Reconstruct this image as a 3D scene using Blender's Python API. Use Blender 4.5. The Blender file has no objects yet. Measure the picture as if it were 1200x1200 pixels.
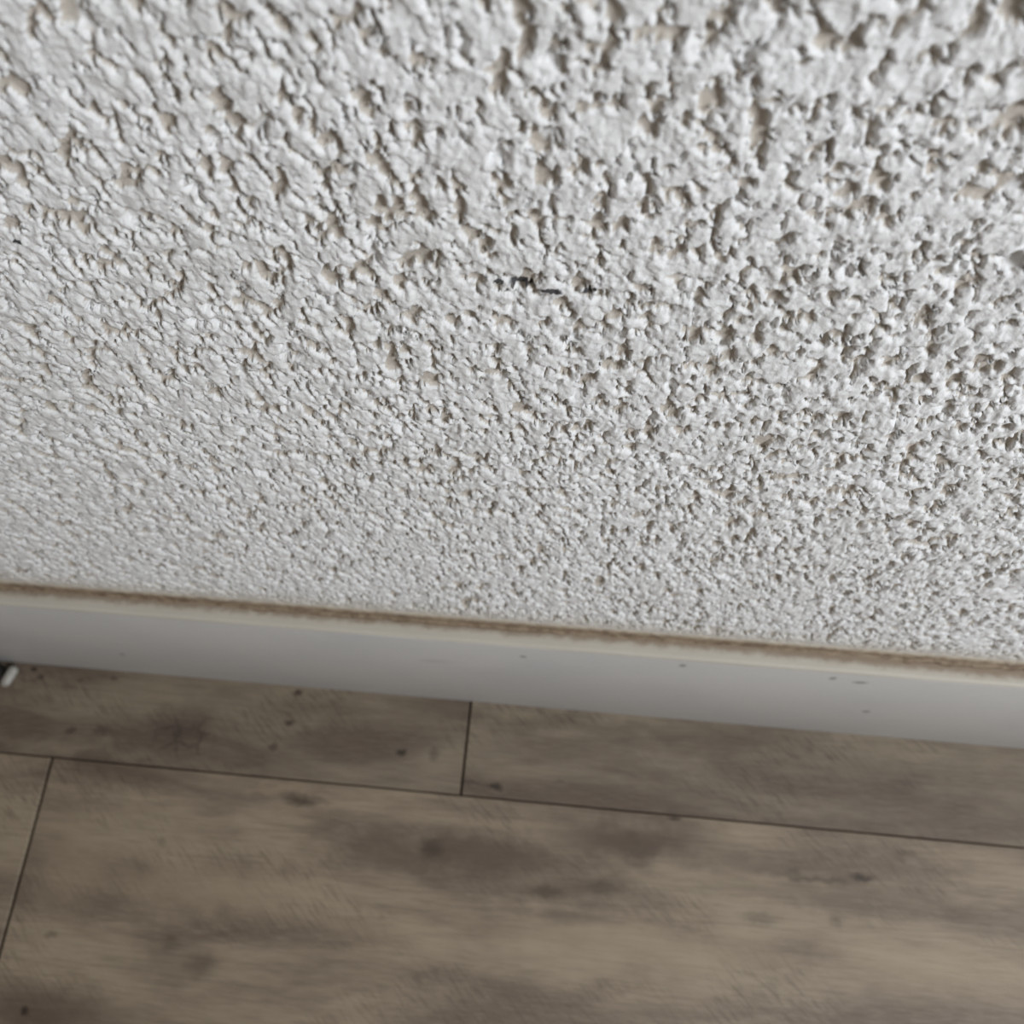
import bpy, bmesh, math, random
import numpy as np
from mathutils import Vector, Matrix

# ------------------------------------------------------------------ camera
F_PX, CAM_H = 1150.0, 0.34
YAW, PITCH, ROLL = map(math.radians, (-11.161, 66.976, -6.237))
S = bpy.context.scene
cy, sy, cp, sp = math.cos(YAW), math.sin(YAW), math.cos(PITCH), math.sin(PITCH)
fwd = Vector((sy*cp, cy*cp, -sp)); r0 = Vector((cy, -sy, 0)); u0 = r0.cross(fwd)
cr, sr = math.cos(ROLL), math.sin(ROLL)
right = cr*r0 + sr*u0; up = -sr*r0 + cr*u0
cam_d = bpy.data.cameras.new('camera'); cam = bpy.data.objects.new('camera', cam_d)
S.collection.objects.link(cam); S.camera = cam
m = Matrix((right, up, -fwd)).transposed().to_4x4(); m.translation = (0, 0, CAM_H)
cam.matrix_world = m
cam_d.sensor_width = 36; cam_d.lens = 36*F_PX/1200; cam_d.clip_start = 0.005
cam_d.dof.use_dof = True; cam_d.dof.focus_distance = 0.152; cam_d.dof.aperture_fstop = 30

# ------------------------------------------------------------------ world, lights, exposure
S.view_settings.view_transform = 'Standard'; S.view_settings.look = 'None'
S.view_settings.gamma = 1; S.view_settings.use_curve_mapping = False
S.view_settings.exposure = -0.03
w = bpy.data.worlds.new('room_light'); S.world = w; w.use_nodes = True
w.node_tree.nodes['Background'].inputs[0].default_value = (1.0, 0.90, 0.79, 1)
w.node_tree.nodes['Background'].inputs[1].default_value = 0.12

def area(name, loc, target, sx, sy_, power, col):
    d = bpy.data.lights.new(name, 'AREA'); d.shape = 'RECTANGLE'; d.size = sx; d.size_y = sy_
    d.energy = power; d.color = col
    o = bpy.data.objects.new(name, d); S.collection.objects.link(o); o.location = loc
    o.rotation_euler = (Vector(target)-Vector(loc)).to_track_quat('-Z', 'Y').to_euler()
    return o
area('window_light', (0.50, -0.34, 0.62), (0.03, 0.07, 0.22), 0.22, 0.26, 6.2, (0.89, 0.94, 1.0))
area('ceiling_light', (-0.5, -0.9, 2.3), (0, 0.07, 0.15), 0.5, 0.5, 2.5, (1.0, 0.90, 0.78))

# ------------------------------------------------------------------ helpers
def world_ray(px):
    return fwd + right*((px[0]-600)/F_PX) - up*((px[1]-600)/F_PX)
def on_floor(px):                     # where a spot seen on the floor really lies
    d = world_ray(px); t = -CAM_H/d.z
    return (d.x*t, d.y*t)
def on_vertical(px, y):
    d = world_ray(px); t = y/d.y
    return (d.x*t, CAM_H+d.z*t)

def mesh_obj(name, bm, mat, parent=None, smooth=False):
    me = bpy.data.meshes.new(name); bm.to_mesh(me); bm.free()
    o = bpy.data.objects.new(name, me); S.collection.objects.link(o)
    if mat: me.materials.append(mat)
    if parent: o.parent = parent
    if smooth:
        me.polygons.foreach_set('use_smooth', [True]*len(me.polygons))
    return o

class N:                              # small node-building helper
    def __init__(s, name):
        s.m = bpy.data.materials.new(name); s.m.use_nodes = True; s.t = s.m.node_tree
        s.b = s.t.nodes['Principled BSDF']
    def n(s, typ, **k):
        x = s.t.nodes.new(typ)
        for a, v in k.items(): setattr(x, a, v)
        return x
    def put(s, sock, v):
        if hasattr(v, 'is_output'): s.t.links.new(v, sock)
        else: sock.default_value = v
    def math(s, op, a, b=0.0, c=0.0, clamp=False):
        x = s.n('ShaderNodeMath', operation=op, use_clamp=clamp)
        for i, v in enumerate((a, b, c)): s.put(x.inputs[i], v)
        return x.outputs[0]
    def vm(s, op, a, b=(0, 0, 0)):
        x = s.n('ShaderNodeVectorMath', operation=op); s.put(x.inputs[0], a); s.put(x.inputs[1], b)
        return x.outputs['Value'] if op == 'LENGTH' else x.outputs[0]
    def noise(s, vec, scale, detail=4, rough=0.55, dist=0.0, out=0):
        x = s.n('ShaderNodeTexNoise'); s.put(x.inputs['Vector'], vec)
        x.inputs['Scale'].default_value = scale; x.inputs['Detail'].default_value = detail
        x.inputs['Roughness'].default_value = rough; x.inputs['Distortion'].default_value = dist
        return x.outputs[out]
    def remap(s, v, a, b, c=0.0, d=1.0, smooth=True):
        x = s.n('ShaderNodeMapRange'); x.interpolation_type = 'SMOOTHSTEP' if smooth else 'LINEAR'
        s.put(x.inputs['Value'], v)
        for k, q in (('From Min', a), ('From Max', b), ('To Min', c), ('To Max', d)): s.put(x.inputs[k], q)
        return x.outputs[0]
    def mix(s, f, a, b, mode='MIX'):
        x = s.n('ShaderNodeMix', data_type='RGBA', blend_type=mode)
        s.put(x.inputs[0], f); s.put(x.inputs[6], a); s.put(x.inputs[7], b)
        return x.outputs[2]
    def scale(s, vec, sc):
        x = s.n('ShaderNodeMapping'); s.put(x.inputs['Vector'], vec); x.inputs['Scale'].default_value = sc
        return x.outputs[0]
    def spot(s, vec, c, rad, ang=0.0, a=1.0, b=0.35):
        """1 at the middle of an ellipse, 0 outside it"""
        mp = s.n('ShaderNodeMapping', vector_type='TEXTURE'); s.put(mp.inputs['Vector'], vec)
        mp.inputs['Location'].default_value = c; mp.inputs['Scale'].default_value = rad
        mp.inputs['Rotation'].default_value = (0, 0, ang) if not isinstance(ang, tuple) else ang
        return s.remap(s.vm('LENGTH', mp.outputs[0]), a, b)
    def bump(s, h, strength, dist, normal=None):
        x = s.n('ShaderNodeBump'); x.inputs['Strength'].default_value = strength
        x.inputs['Distance'].default_value = dist; s.put(x.inputs['Height'], h)
        if normal: s.put(x.inputs['Normal'], normal)
        return x.outputs[0]
    def maxall(s, lst):
        o = lst[0]
        for q in lst[1:]: o = s.math('MAXIMUM', o, q)
        return o
def pos_of(k): return k.n('ShaderNodeNewGeometry').outputs['Position']
def col(r, g, b):                      # sRGB 0-255 -> linear
    f = lambda c: (c/255/12.92) if c/255 <= .04045 else ((c/255+.055)/1.055)**2.4
    return (f(r), f(g), f(b), 1)

BY = 0.0692            # y of the baseboard's front face
BH = 0.0795            # its height
WY = None              # y of the wall plane, from where the seam meets the board's top
d = world_ray((550, 729)); WY = d.y*(BH-CAM_H)/d.z
print('wall y', WY, 'board thickness', WY-BY)

# ------------------------------------------------------------------ numpy noise
def hash2(ix, iz, seed):
    n = (ix.astype(np.int64)*374761393 + iz.astype(np.int64)*668265263 + seed*1442695041) & 0xffffffff
    n = ((n ^ (n >> 13))*1274126177) & 0xffffffff
    n = n ^ (n >> 16)
    n = (n*2246822519) & 0xffffffff
    return ((n ^ (n >> 15)) & 0xffffff)/16777216.0
def perlin(x, z, seed):
    x0 = np.floor(x); z0 = np.floor(z); fx = x-x0; fz = z-z0
    u = fx*fx*fx*(fx*(fx*6-15)+10); v = fz*fz*fz*(fz*(fz*6-15)+10)
    def g(ix, iz, dx, dz):
        a = hash2(ix, iz, seed)*2*math.pi
        return np.cos(a)*dx+np.sin(a)*dz
    a = g(x0, z0, fx, fz); b = g(x0+1, z0, fx-1, fz); c = g(x0, z0+1, fx, fz-1); e = g(x0+1, z0+1, fx-1, fz-1)
    return ((a*(1-u)+b*u)*(1-v)+(c*(1-u)+e*u)*v)*1.5
def worley(x, z, seed):
    x0 = np.floor(x); z0 = np.floor(z); f1 = np.full(x.shape, 9.0); f2 = np.full(x.shape, 9.0); idv = np.zeros(x.shape)
    for i in (-1, 0, 1):
        for j in (-1, 0, 1):
            a = x0+i; b = z0+j
            dd = np.hypot(a+hash2(a, b, seed)-x, b+hash2(a, b, seed+7)-z)
            near = dd < f1
            f2 = np.where(near, f1, np.minimum(f2, dd)); f1 = np.where(near, dd, f1)
            idv = np.where(near, hash2(a, b, seed+13), idv)
    return f1, f2, idv
def sstep(a, b, t):
    t = np.clip((t-a)/(b-a), 0, 1); return t*t*(3-2*t)

def plaster_height(X, Z, res):
    """relief in metres of the rough roller plaster; res = local mesh spacing in mm"""
    x = X*1000/.87; z = Z*1000/1.42
    wx = perlin(x/1.7, z/1.7, 1)*0.8 + perlin(x/.7, z/.7, 3)*0.3
    wz = perlin(x/1.7, z/1.7, 2)*0.8 + perlin(x/.7, z/.7, 4)*0.3
    x2 = x+wx; z2 = z+wz
    n = 0.9*perlin(x2/3.0, z2/3.0, 11) + 0.75*perlin(x2/1.35, z2/1.35, 12) + 0.45*perlin(x2/0.7, z2/0.7, 13)
    dens = 0.25*perlin(x/13, z/13, 14)
    plate = sstep(-0.34, -0.17, n+dens)
    f1, f2, idv = worley(x2/1.9, z2/1.9, 21)
    lump = np.sqrt(np.clip(1-(f1/0.85)**2, 0, 1))*(0.15+0.85*idv)
    g1, g2, idg = worley(x2/0.85, z2/0.85, 31)
    grain = np.sqrt(np.clip(1-(g1/0.8)**2, 0, 1))*(0.05+0.95*idg)
    fade = np.clip(1.2/np.maximum(res, .3), 0, 1)
    fine = perlin(x/0.45, z/0.45, 41)*np.clip(1.4-res, 0, 1)
    big = perlin(x/9, z/9, 51)*0.4 + perlin(x/5, z/5, 52)*0.35
    h = 0.58*plate + 0.46*lump*plate + 0.38*grain*(0.08+0.92*plate)*fade + 0.06*fine*plate + big*0.5 + 0.05*n
    flat = sstep(82.0, 91.0, Z*1000 + 1.5*perlin(x/9, z/9, 61))        # smoothed by the sealant just above the board
    pit_mask = (1-sstep(-0.31, -0.18, n+dens+0.08*perlin(x/1.2, z/1.2, 62)))*sstep(-.75, -.2, perlin(x/5, z/5, 63))*flat
    return (h-0.55)*flat*0.001, pit_mask

# ------------------------------------------------------------------ plaster wall
def lines(segs):
    out = [segs[0][0]]
    for a, b, s in segs:
        k = max(1, int(round((b-a)/s))); out += list(np.linspace(a, b, k+1)[1:])
    return np.array(out)
def graded(a, b, s0, s1):
    out = [a]; L = abs(b-a); sg = 1 if b > a else -1; dist = 0
    while dist < L:
        dist = min(L, dist + s0+(s1-s0)*(dist/L)); out.append(a+sg*dist)
    return out
xs = np.concatenate([np.array(graded(-0.24, -1.3, .0009, .03))[1:][::-1],
                     lines([(-0.24, -.085, .00045), (-.085, .085, .00027), (.085, .20, .00042)]),
                     np.array(graded(.20, 1.3, .0009, .03))[1:]])
zs = np.concatenate([np.array([0.0, 0.03, 0.06, 0.07]),
                     lines([(0.075, 0.17, .00048), (0.17, 0.235, .00036), (.235, .305, .00028)]),
                     np.array(graded(.305, 1.2, .0009, .03))[1:]])
nx, nz = len(xs), len(zs)
X, Z = np.meshgrid(xs, zs)
RX = np.gradient(xs)*1000; RZ = np.gradient(zs)*1000
RES = np.maximum(*np.meshgrid(RX, RZ))
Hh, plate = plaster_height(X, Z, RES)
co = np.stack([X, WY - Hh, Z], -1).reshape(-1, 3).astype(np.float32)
idx = np.arange(nx*nz).reshape(nz, nx)
quads = np.stack([idx[:-1, :-1], idx[:-1, 1:], idx[1:, 1:], idx[1:, :-1]], -1).reshape(-1, 4)
me = bpy.data.meshes.new('wall_back')
me.vertices.add(len(co)); me.vertices.foreach_set('co', co.ravel())
me.loops.add(quads.size); me.loops.foreach_set('vertex_index', quads.ravel().astype(np.int32))
me.polygons.add(len(quads)); me.polygons.foreach_set('loop_start', np.arange(0, quads.size, 4, dtype=np.int32))
me.polygons.foreach_set('use_smooth', np.ones(len(quads), dtype=bool))
me.update(calc_edges=True)
at = me.attributes.new('pit_tint', 'FLOAT', 'POINT'); at.data.foreach_set('value', plate.ravel().astype(np.float32))
print('wall tris', len(quads)*2)
wall = bpy.data.objects.new('wall_back', me); S.collection.objects.link(wall)
wall['kind'] = 'structure'; wall['label'] = 'white rough textured plaster wall above the white baseboard'

k = N('plaster'); P = pos_of(k)
base = k.mix(k.remap(k.noise(P, 60, 3), .4, .7), (.80, .79, .775, 1), (.76, .75, .73, 1))
sep = k.n('ShaderNodeSeparateXYZ'); k.t.links.new(P, sep.inputs[0])
# pits of the plaster are tinted darker brown than the raised parts
at_ = k.n('ShaderNodeAttribute', attribute_name='pit_tint')
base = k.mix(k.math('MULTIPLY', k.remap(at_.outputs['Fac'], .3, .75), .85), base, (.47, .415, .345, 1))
# dust-yellowed strip of plaster next to the sealant
zj = k.math('ADD', sep.outputs[2], k.math('MULTIPLY', k.math('SUBTRACT', k.noise(P, 220, 3), .5), .008))
stain = k.remap(zj, .0985, .0825)
base = k.mix(k.math('MULTIPLY', stain, .75), base, (.58, .53, .45, 1))
# black rubbed scuffs, four dashes in a row
sc = k.n('ShaderNodeVectorMath', operation='SCALE'); k.put(sc.inputs[0], k.vm('SUBTRACT', k.noise(P, 1400, 2, out=1), (.5, .5, .5))); sc.inputs['Scale'].default_value = .0005
wob = k.vm('ADD', P, sc.outputs[0])
marks = []
for (px, py, rx, rz, an) in ((584, 333, 6, 4, 0), (612, 336.5, 15, 3.2, .04), (646, 341.5, 13, 3.2, .1), (688, 344.5, 6, 4, .5), (697, 341, 3, 2, 0), (21, 283, 5, 3, .4)):
    x, z = on_vertical((px, py), WY-.0005)
    sc_ = 1/8600.0
    marks.append(k.spot(wob, (x, WY, z), (rx*1.1*sc_, 1, rz*1.7*sc_), (0, an, 0), 1.1, .7))
base = k.mix(k.math('MULTIPLY', k.maxall(marks), .93), base, (.02, .017, .02, 1))
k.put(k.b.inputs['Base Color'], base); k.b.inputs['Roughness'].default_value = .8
k.b.inputs['Specular IOR Level'].default_value = .3
hb = k.math('ADD', k.noise(P, 1500, 4, .6), k.math('MULTIPLY', k.noise(P, 5200, 2), .35))
k.put(k.b.inputs['Normal'], k.bump(hb, .55, .00035))
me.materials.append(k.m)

# ------------------------------------------------------------------ baseboard
k = N('baseboard_paint'); P = pos_of(k)
c = k.mix(k.remap(k.noise(P, 25, 4), .35, .7), (.60, .585, .56, 1), (.56, .55, .535, 1))
sep = k.n('ShaderNodeSeparateXYZ'); k.t.links.new(P, sep.inputs[0])
nrm = k.n('ShaderNodeNewGeometry'); sn = k.n('ShaderNodeSeparateXYZ'); k.t.links.new(nrm.outputs['Normal'], sn.inputs[0])
# brown grime rubbed over the back of the ledge, and yellowed ledge paint
yj = k.math('ADD', sep.outputs[1], k.math('MULTIPLY', k.math('SUBTRACT', k.noise(P, 260, 5, .7), .5), .0035))
rightmore = k.remap(sep.outputs[0], .03, .16, 0, .0016, False)
grime = k.math('MULTIPLY', k.remap(k.math('ADD', yj, rightmore), WY-.0036, WY-.0012), k.remap(sep.outputs[2], BH-.004, BH-.001))
ledge = k.remap(sep.outputs[2], BH-.0016, BH-.0009)
c = k.mix(k.math('MULTIPLY', ledge, .9), c, (.46, .42, .35, 1))
c = k.mix(k.math('MULTIPLY', grime, .75), c, (.20, .135, .08, 1))
marks = []
for px, py, a, b, an in ((143, 767, 5, 2.4, -.1), (613, 769.5, 5, 2.2, -.1), (655, 707, 1, 1, 0), (508, 775, 26, 3, -.1), (976, 795, 5, 3, 0), (1008, 800, 10, 2.6, -.1), (1015, 834, 6, 3, 0), (800, 780, 5, 3, 0)):
    x, z = on_vertical((px, py), BY)
    marks.append(k.math('MULTIPLY', k.spot(P, (x, BY, z), (a/3700, 1, b/1350), (0, an, 0), 1.1, .2), .55 if a < 20 else .15))
c = k.mix(k.maxall(marks), c, (.06, .05, .04, 1))
k.put(k.b.inputs['Base Color'], c); k.b.inputs['Roughness'].default_value = .55; k.b.inputs['Specular IOR Level'].default_value = .3
k.put(k.b.inputs['Normal'], k.bump(k.noise(P, 350, 3), .12, .0006))
paint = k.m

bm = bmesh.new()
prof = [(WY+.0005, 0.0), (BY+.0004, 0.0), (BY, .0006)]
R_ = .0012
prof += [(BY+R_-R_*math.cos(t), BH-.0002-R_+R_*math.sin(t)) for t in np.linspace(0, math.pi/2*.97, 7)]
prof += [(WY-.002, BH), (WY+.0005, BH+.0001)]
bx = np.concatenate([np.linspace(-1.3, -.25, 15), np.linspace(-.25, .2, 101)[1:], np.linspace(.2, 1.3, 15)[1:]])
rows = []
for x in bx:
    w1 = .00025*math.sin(x*37)+.00012*math.sin(x*171+1)
    rows.append([bm.verts.new((x, y + (0 if i in (0, len(prof)-1) else 0), z + (w1 if z > .07 else 0))) for i, (y, z) in enumerate(prof)])
for a, b in zip(rows, rows[1:]):
    for i in range(len(prof)-1):
        bm.faces.new((a[i], b[i], b[i+1], a[i+1]))
    bm.faces.new((a[-1], b[-1], b[0], a[0]))
bm.faces.new(rows[0]); bm.faces.new(rows[-1][::-1])
bmesh.ops.recalc_face_normals(bm, faces=bm.faces)
board = mesh_obj('baseboard_back', bm, paint, smooth=True)
board['kind'] = 'structure'; board['label'] = 'flat white painted baseboard with a grimy ledge along the plaster wall'
mod = board.modifiers.new('edges', 'EDGE_SPLIT'); mod.split_angle = math.radians(50)

# sealant bead, dirty, with a split towards the right
k = N('dirty_sealant'); P = pos_of(k)
c = k.mix(k.remap(k.noise(P, 300, 6, .7), .35, .68), (.30, .225, .15, 1), (.15, .10, .062, 1))
sep = k.n('ShaderNodeSeparateXYZ'); k.t.links.new(P, sep.inputs[0])
c = k.mix(k.remap(k.math('ADD', sep.outputs[2], k.math('MULTIPLY', k.math('SUBTRACT', k.noise(P, 350, 4), .5), .003)), BH+.0018, BH+.0050), c, (.50, .44, .35, 1))
k.put(k.b.inputs['Base Color'], c); k.b.inputs['Roughness'].default_value = .75
k.put(k.b.inputs['Normal'], k.bump(k.noise(P, 1500, 4), .5, .0005))
bm = bmesh.new(); rows = []
rnd = np.random.RandomState(4)
sx = np.concatenate([np.arange(-1.3, -.26, .02), np.arange(-.26, .22, .0011), np.arange(.22, 1.31, .02)])
A = np.array([[x, 0.] for x in sx])
n1 = perlin(sx*1000/5, sx*0+.3, 71)*.5 + perlin(sx*1000/2, sx*0+.6, 72)*.35
n2 = perlin(sx*1000/6, sx*0+.3, 73)*.5 + perlin(sx*1000/2.2, sx*0+.6, 74)*.35
n3 = perlin(sx*1000/1.8, sx*0+.4, 75)
for i, x in enumerate(sx):
    dpt = .0009+.0005*n1[i]; hh = .0042+.0012*n2[i]
    split = .0010*np.clip((x-.045)/.05, 0, 1)*(1+.5*n3[i]) + .0008*np.clip((-.165-x)/.02, 0, 1)
    pts = [(WY-dpt*1.6, BH-.00005), (WY-dpt*1.15, BH+.00025+.0001*n3[i]), (WY-dpt*.75, BH+.0005),
           (WY-dpt*.72+split*1.2, BH+.0007), (WY-dpt*.70, BH+.0009+split*.9), (WY-dpt*.62, BH+.0013+split),
           (WY-.0004, BH+hh*.6), (WY-.00012, BH+hh), (WY+.0012, BH+hh+.0004), (WY+.0012, BH-.0004)]
    rows.append([bm.verts.new((x, y, z)) for y, z in pts])
for a, b in zip(rows, rows[1:]):
    for i in range(len(a)):
        j = (i+1) % len(a); bm.faces.new((a[i], b[i], b[j], a[j]))
bm.faces.new(rows[0]); bm.faces.new(rows[-1][::-1])
bmesh.ops.recalc_face_normals(bm, faces=bm.faces)
seal = mesh_obj('sealant_bead', bm, k.m, board, smooth=True)
seal['label'] = 'brown dirty sealant line between wall and baseboard'

# ------------------------------------------------------------------ floor
def wood():
    k = N('wood_laminate'); P = pos_of(k)
    oi = k.n('ShaderNodeObjectInfo')
    off = k.n('ShaderNodeCombineXYZ')
    k.put(off.inputs[0], k.math('MULTIPLY', oi.outputs['Random'], 7.0)); k.put(off.inputs[1], k.math('MULTIPLY', oi.outputs['Random'], 3.0))
    Q = k.vm('ADD', P, off.outputs[0])
    L = k.scale(Q, (1, 5, 1))
    blot = k.noise(L, 11, 4, .55, .6)
    c = k.mix(k.remap(blot, .36, .66), col(164, 149, 128), col(118, 102, 88))
    c = k.mix(k.math('MULTIPLY', k.remap(k.noise(k.scale(Q, (1, 3, 1)), 30, 4, .6), .45, .75), .45), c, col(112, 94, 80))
    # long fibres
    fib = k.noise(k.scale(Q, (1, 16, 1)), 60, 5, .65)
    c = k.mix(k.math('MULTIPLY', k.remap(fib, .42, .72), .42), c, col(98, 86, 76))
    fib2 = k.noise(k.scale(Q, (1, 22, 1)), 150, 4, .6)
    c = k.mix(k.math('MULTIPLY', k.remap(fib2, .45, .75), .45), c, col(178, 166, 148))
    # slanted saw strokes
    rt = k.n('ShaderNodeMapping'); k.put(rt.inputs['Vector'], Q); rt.inputs['Rotation'].default_value = (0, 0, math.radians(42))
    saw = k.noise(k.scale(rt.outputs[0], (1, 7, 1)), 130, 3, .6)
    where = k.remap(k.noise(k.scale(Q, (1, 2.2, 1)), 16, 2), .45, .62)
    c = k.mix(k.math('MULTIPLY', k.math('MULTIPLY', k.remap(saw, .46, .68), where), .6), c, col(100, 86, 74))
    # printed dark patches and knots of the boards in view
    ds = k.n('ShaderNodeVectorMath', operation='SCALE'); k.put(ds.inputs[0], k.vm('SUBTRACT', k.noise(P, 70, 4, .6, out=1), (.5, .5, .5))); ds.inputs['Scale'].default_value = .018
    PW = k.vm('ADD', P, ds.outputs[0])
    big = []
    for px, py, a, b, st in ((560, 1005, 210, 34, .8), (740, 985, 130, 36, .9), (680, 1040, 130, 26, .5), (130, 905, 120, 24, .5), (220, 850, 75, 32, .6),
                             (60, 1180, 120, 40, .75), (200, 1130, 70, 30, .45), (980, 1050, 210, 22, .45), (700, 850, 240, 14, .35), (1050, 905, 200, 26, .3), (900, 1010, 90, 20, .4), (350, 938, 40, 9, .6)):
        x, y = on_floor((px, py))
        big.append(k.math('MULTIPLY', k.spot(PW, (x, y, 0), (a/3700, b/3700, 1), .02, 1.2, .1), st))
    c = k.mix(k.math('MULTIPLY', k.maxall(big), .95), c, col(86, 71, 61))
    lt = []
    for px, py, a, b, st in ((250, 1040, 200, 36, .7), (760, 1110, 240, 30, .7), (1080, 1140, 160, 40, .75), (90, 1010, 70, 60, .6), (1130, 1000, 90, 20, .3), (330, 925, 60, 10, .5), (600, 905, 60, 18, .3), (60, 872, 110, 8, .5), (460, 1085, 120, 26, .4), (900, 955, 90, 10, .3)):
        x, y = on_floor((px, py))
        lt.append(k.math('MULTIPLY', k.spot(PW, (x, y, 0), (a/3700, b/3700, 1), .02, 1.25, .1), st))
    c = k.mix(k.math('MULTIPLY', k.maxall(lt), .7), c, col(176, 160, 136))
    ds2 = k.n('ShaderNodeVectorMath', operation='SCALE'); k.put(ds2.inputs[0], k.vm('SUBTRACT', k.noise(P, 260, 3, .6, out=1), (.5, .5, .5))); ds2.inputs['Scale'].default_value = .004
    PK = k.vm('ADD', P, ds2.outputs[0])
    kn = []
    for px, py, a, b, st in ((505, 993, 17, 13, .55), (1010, 1029, 16, 6, .8), (960, 1030, 60, 4, .45), (930, 1024, 12, 9, .4), (470, 883, 8, 5, .85), (508, 884, 8, 8, .4), (340, 847, 8, 5, .75), (320, 875, 7, 5, .6), (349, 812, 7, 4, .8),
                             (83, 856, 9, 4, .55), (120, 856, 12, 6, .35), (580, 922, 11, 4, .85), (556, 919, 28, 2.5, .4), (790, 958, 9, 3, .8), (350, 940, 22, 7, .5), (40, 784, 5, 4, .9), (47, 795, 5, 4, .6), (95, 797, 6, 4, .4), (134, 796, 5, 4, .5),
                             (30, 1185, 7, 5, .95), (60, 1095, 9, 6, .4), (190, 987, 6, 6, .3), (655, 915, 8, 3, .3), (1060, 1000, 12, 5, .3), (980, 1080, 9, 6, .3), (235, 1130, 20, 16, .35), (200, 1105, 14, 9, .3), (660, 1075, 30, 10, .25), (890, 1075, 26, 8, .35), (640, 1045, 26, 9, .45), (705, 1040, 28, 9, .4)):
        x, y = on_floor((px, py))
        kn.append(k.math('MULTIPLY', k.spot(PK, (x, y, 0), (a/3500, b/3500, 1), 0, 1.25, .25), st))
    c = k.mix(k.maxall(kn), c, col(50, 38, 28))
    # cracked ring print
    x, y = on_floor((215, 862))
    vo = k.n('ShaderNodeTexVoronoi', feature='DISTANCE_TO_EDGE'); k.put(vo.inputs['Vector'], PK); vo.inputs['Scale'].default_value = 120
    cr_ = k.math('MULTIPLY', k.remap(vo.outputs[0], .09, .0), k.spot(P, (x, y, 0), (.012, .0085, 1), 0, 1.1, .6))
    c = k.mix(k.math('MULTIPLY', cr_, .5), c, col(58, 46, 38))
    c = k.mix(1.0, c, oi.outputs['Color'], 'MULTIPLY')
    k.put(k.b.inputs['Base Color'], c)
    k.put(k.b.inputs['Roughness'], k.remap(fib, .3, .7, .5, .62))
    k.put(k.b.inputs['Normal'], k.bump(k.math('ADD', fib, k.math('MULTIPLY', fib2, .5)), .2, .0006))
    return k.m
wood_m = wood()

k = N('subfloor'); P = pos_of(k)
k.put(k.b.inputs['Base Color'], k.mix(k.noise(P, 200), (.03, .022, .015, 1), (.055, .042, .03, 1))); k.b.inputs['Roughness'].default_value = .9
bm = bmesh.new(); bmesh.ops.create_cube(bm, size=1)
for v in bm.verts: v.co = Vector((v.co.x*2.6, (v.co.y)*1.3-.55, v.co.z*.004-.0105))
floor = mesh_obj('floor', bm, k.m); floor['kind'] = 'structure'
floor['label'] = 'grey-brown weathered oak look laminate floor'

TH = .008
def plank(x0, x1, y0, y1, tone):
    bm = bmesh.new(); cx, cyy = (x0+x1)/2, (y0+y1)/2; hx, hy = (x1-x0)/2, (y1-y0)/2
    bv = .0002
    lv = [(hx, hy, -TH), (hx, hy, -bv), (hx-bv, hy-bv, 0)]
    rings = [[bm.verts.new((sx_*a, sy_*b, z)) for sx_, sy_ in ((-1, -1), (1, -1), (1, 1), (-1, 1))] for a, b, z in lv]
    for r, q in zip(rings, rings[1:]):
        for i in range(4): bm.faces.new((r[i], r[(i+1) % 4], q[(i+1) % 4], q[i]))
    bm.faces.new(rings[-1]); bm.faces.new(rings[0][::-1])
    o = mesh_obj('plank', bm, wood_m, floor); o.location = (cx, cyy, 0); o.color = (*tone, 1)
    return o
JY = 0.11*CAM_H + .0001
g = .00024
W_, L_ = .187, 1.28
rowsY = [(JY+g, WY+.012)] + [(JY-g-(i+1)*W_-i*2*g+.0, JY-g-i*W_-i*2*g) for i in range(5)]
ends = [-.0355, -.1787, .33, -.42, .12, -.3]
tones = random.Random(3)
for ri, ((y0, y1), e) in enumerate(zip(rowsY, ends)):
    cuts = sorted([-1.28, 1.28] + [c_ for c_ in (e-L_, e, e+L_) if -1.25 < c_ < 1.25])
    for a, b in zip(cuts, cuts[1:]):
        v = tones.uniform(.8, 1.0)
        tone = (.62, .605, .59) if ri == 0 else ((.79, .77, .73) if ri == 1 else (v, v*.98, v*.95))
        eg = .0004 if ri == 0 else .0006
        plank(a+eg, b-eg, y0, y1, tone)

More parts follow.
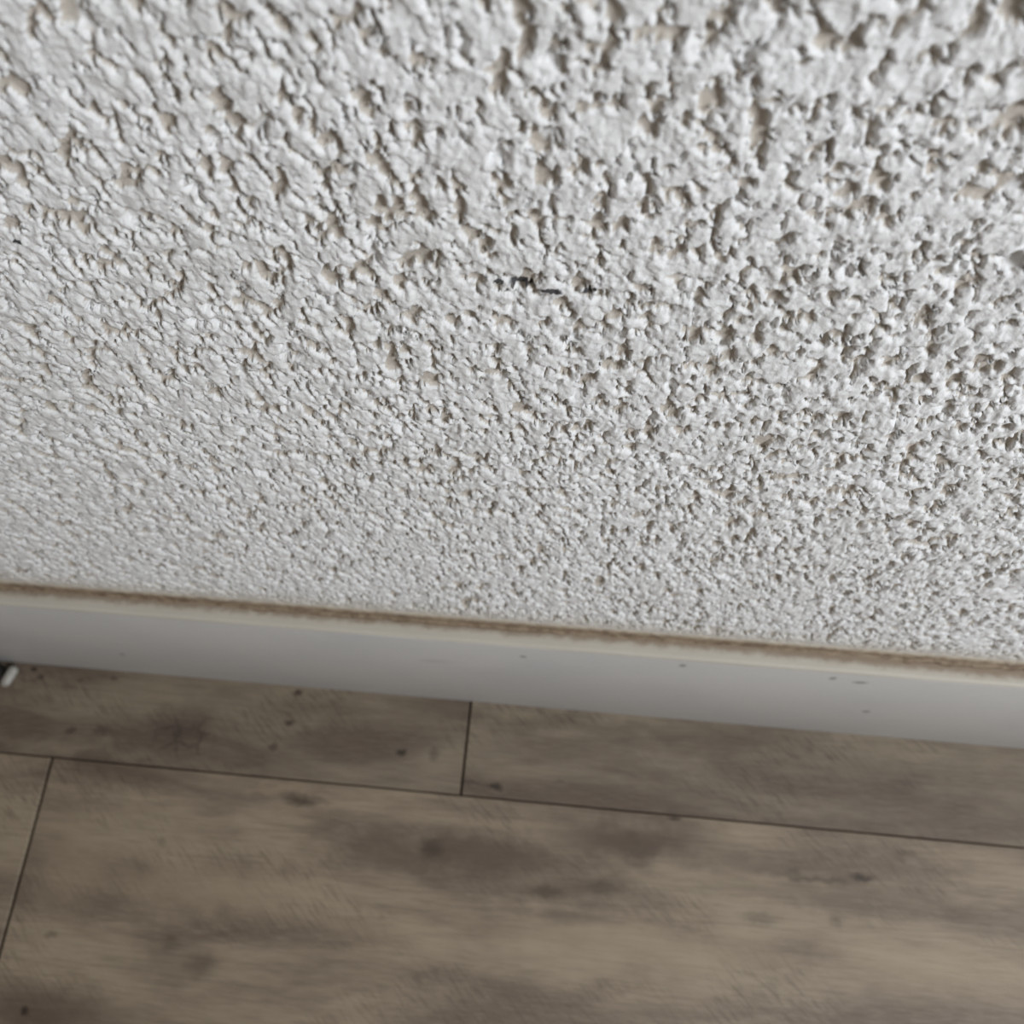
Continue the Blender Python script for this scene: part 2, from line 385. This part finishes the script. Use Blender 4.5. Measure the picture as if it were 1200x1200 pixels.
# ------------------------------------------------------------------ small things in the corner
def capsule(name, p0, p1, r, mat, parent=None, flat=1.0):
    bm = bmesh.new(); a, b = Vector(p0), Vector(p1); ax = (b-a).normalized(); L = (b-a).length
    side = ax.cross(Vector((0, 0, 1))).normalized(); upv = side.cross(ax)
    prof = [(-r*math.cos(t), r*math.sin(t)) for t in np.linspace(0, math.pi/2, 7)] + [(L+r*math.sin(t), r*math.cos(t)) for t in np.linspace(0, math.pi/2, 7)]
    c0 = (a+b)/2; rg = []
    for s_, q in prof:
        if q < 1e-6: rg.append([bm.verts.new(a+ax*s_-c0)]); continue
        rg.append([bm.verts.new(a+ax*s_+side*q*math.cos(t)+upv*q*flat*math.sin(t)-c0) for t in np.linspace(0, 2*math.pi, 20, endpoint=False)])
    for u_, v_ in zip(rg, rg[1:]):
        n_ = max(len(u_), len(v_))
        for i in range(n_):
            j = (i+1) % n_
            f = [u_[i % len(u_)], u_[j % len(u_)], v_[j % len(v_)], v_[i % len(v_)]]
            ff = []
            for q in f:
                if q not in ff: ff.append(q)
            bm.faces.new(ff)
    bmesh.ops.recalc_face_normals(bm, faces=bm.faces)
    o = mesh_obj(name, bm, mat, parent, smooth=True); o.location = c0
    return o
k = N('white_plastic'); P = pos_of(k)
k.put(k.b.inputs['Base Color'], k.mix(k.remap(k.noise(P, 500), .4, .7), (.36, .34, .30, 1), (.27, .25, .22, 1))); k.b.inputs['Roughness'].default_value = .5
x0, y0 = on_floor((10, 800)); x1, y1 = on_floor((18, 787.5))
rr = .0019
peg = capsule('plastic_peg', (x0, y0, rr*.93), (x1, y1, rr*.93), rr, k.m, flat=.93)
peg['label'] = 'tiny white rounded plastic peg lying on the floor beside the black foot'; peg['category'] = 'peg'

k = N('black_rubber'); P = pos_of(k)
k.put(k.b.inputs['Base Color'], k.mix(k.noise(P, 300), (.012, .012, .011, 1), (.022, .02, .018, 1))); k.b.inputs['Roughness'].default_value = .6
# slim furniture leg just beyond the picture's left edge; the rim of its rubber glide reaches into view
gx, gy = on_floor((-7, 790))
def turned(name, prof, mat, parent=None):
    bm = bmesh.new(); rg = []
    for rad, z in prof:
        rg.append([bm.verts.new((rad*math.cos(t), rad*math.sin(t), z)) for t in np.linspace(0, 2*math.pi, 40, endpoint=False)])
    for u_, v_ in zip(rg, rg[1:]):
        for i in range(40): bm.faces.new((u_[i], u_[(i+1) % 40], v_[(i+1) % 40], v_[i]))
    bm.faces.new(rg[0][::-1]); bm.faces.new(rg[-1])
    return mesh_obj(name, bm, mat, parent, smooth=True)
leg = bpy.data.objects.new('furniture_leg', None); S.collection.objects.link(leg); leg.location = (gx, gy-.0004, 0)
leg['label'] = 'slim black furniture leg on the floor against the baseboard, at the left picture edge'; leg['category'] = 'furniture leg'
turned('glide', ((.0040, 0), (.0046, .0006), (.0046, .004), (.0042, .0052), (.0032, .0056)), k.m, leg)
turned('shaft', ((.0030, .0056), (.0036, .012), (.0042, .06), (.0046, .2), (.0044, .202)), k.m, leg)
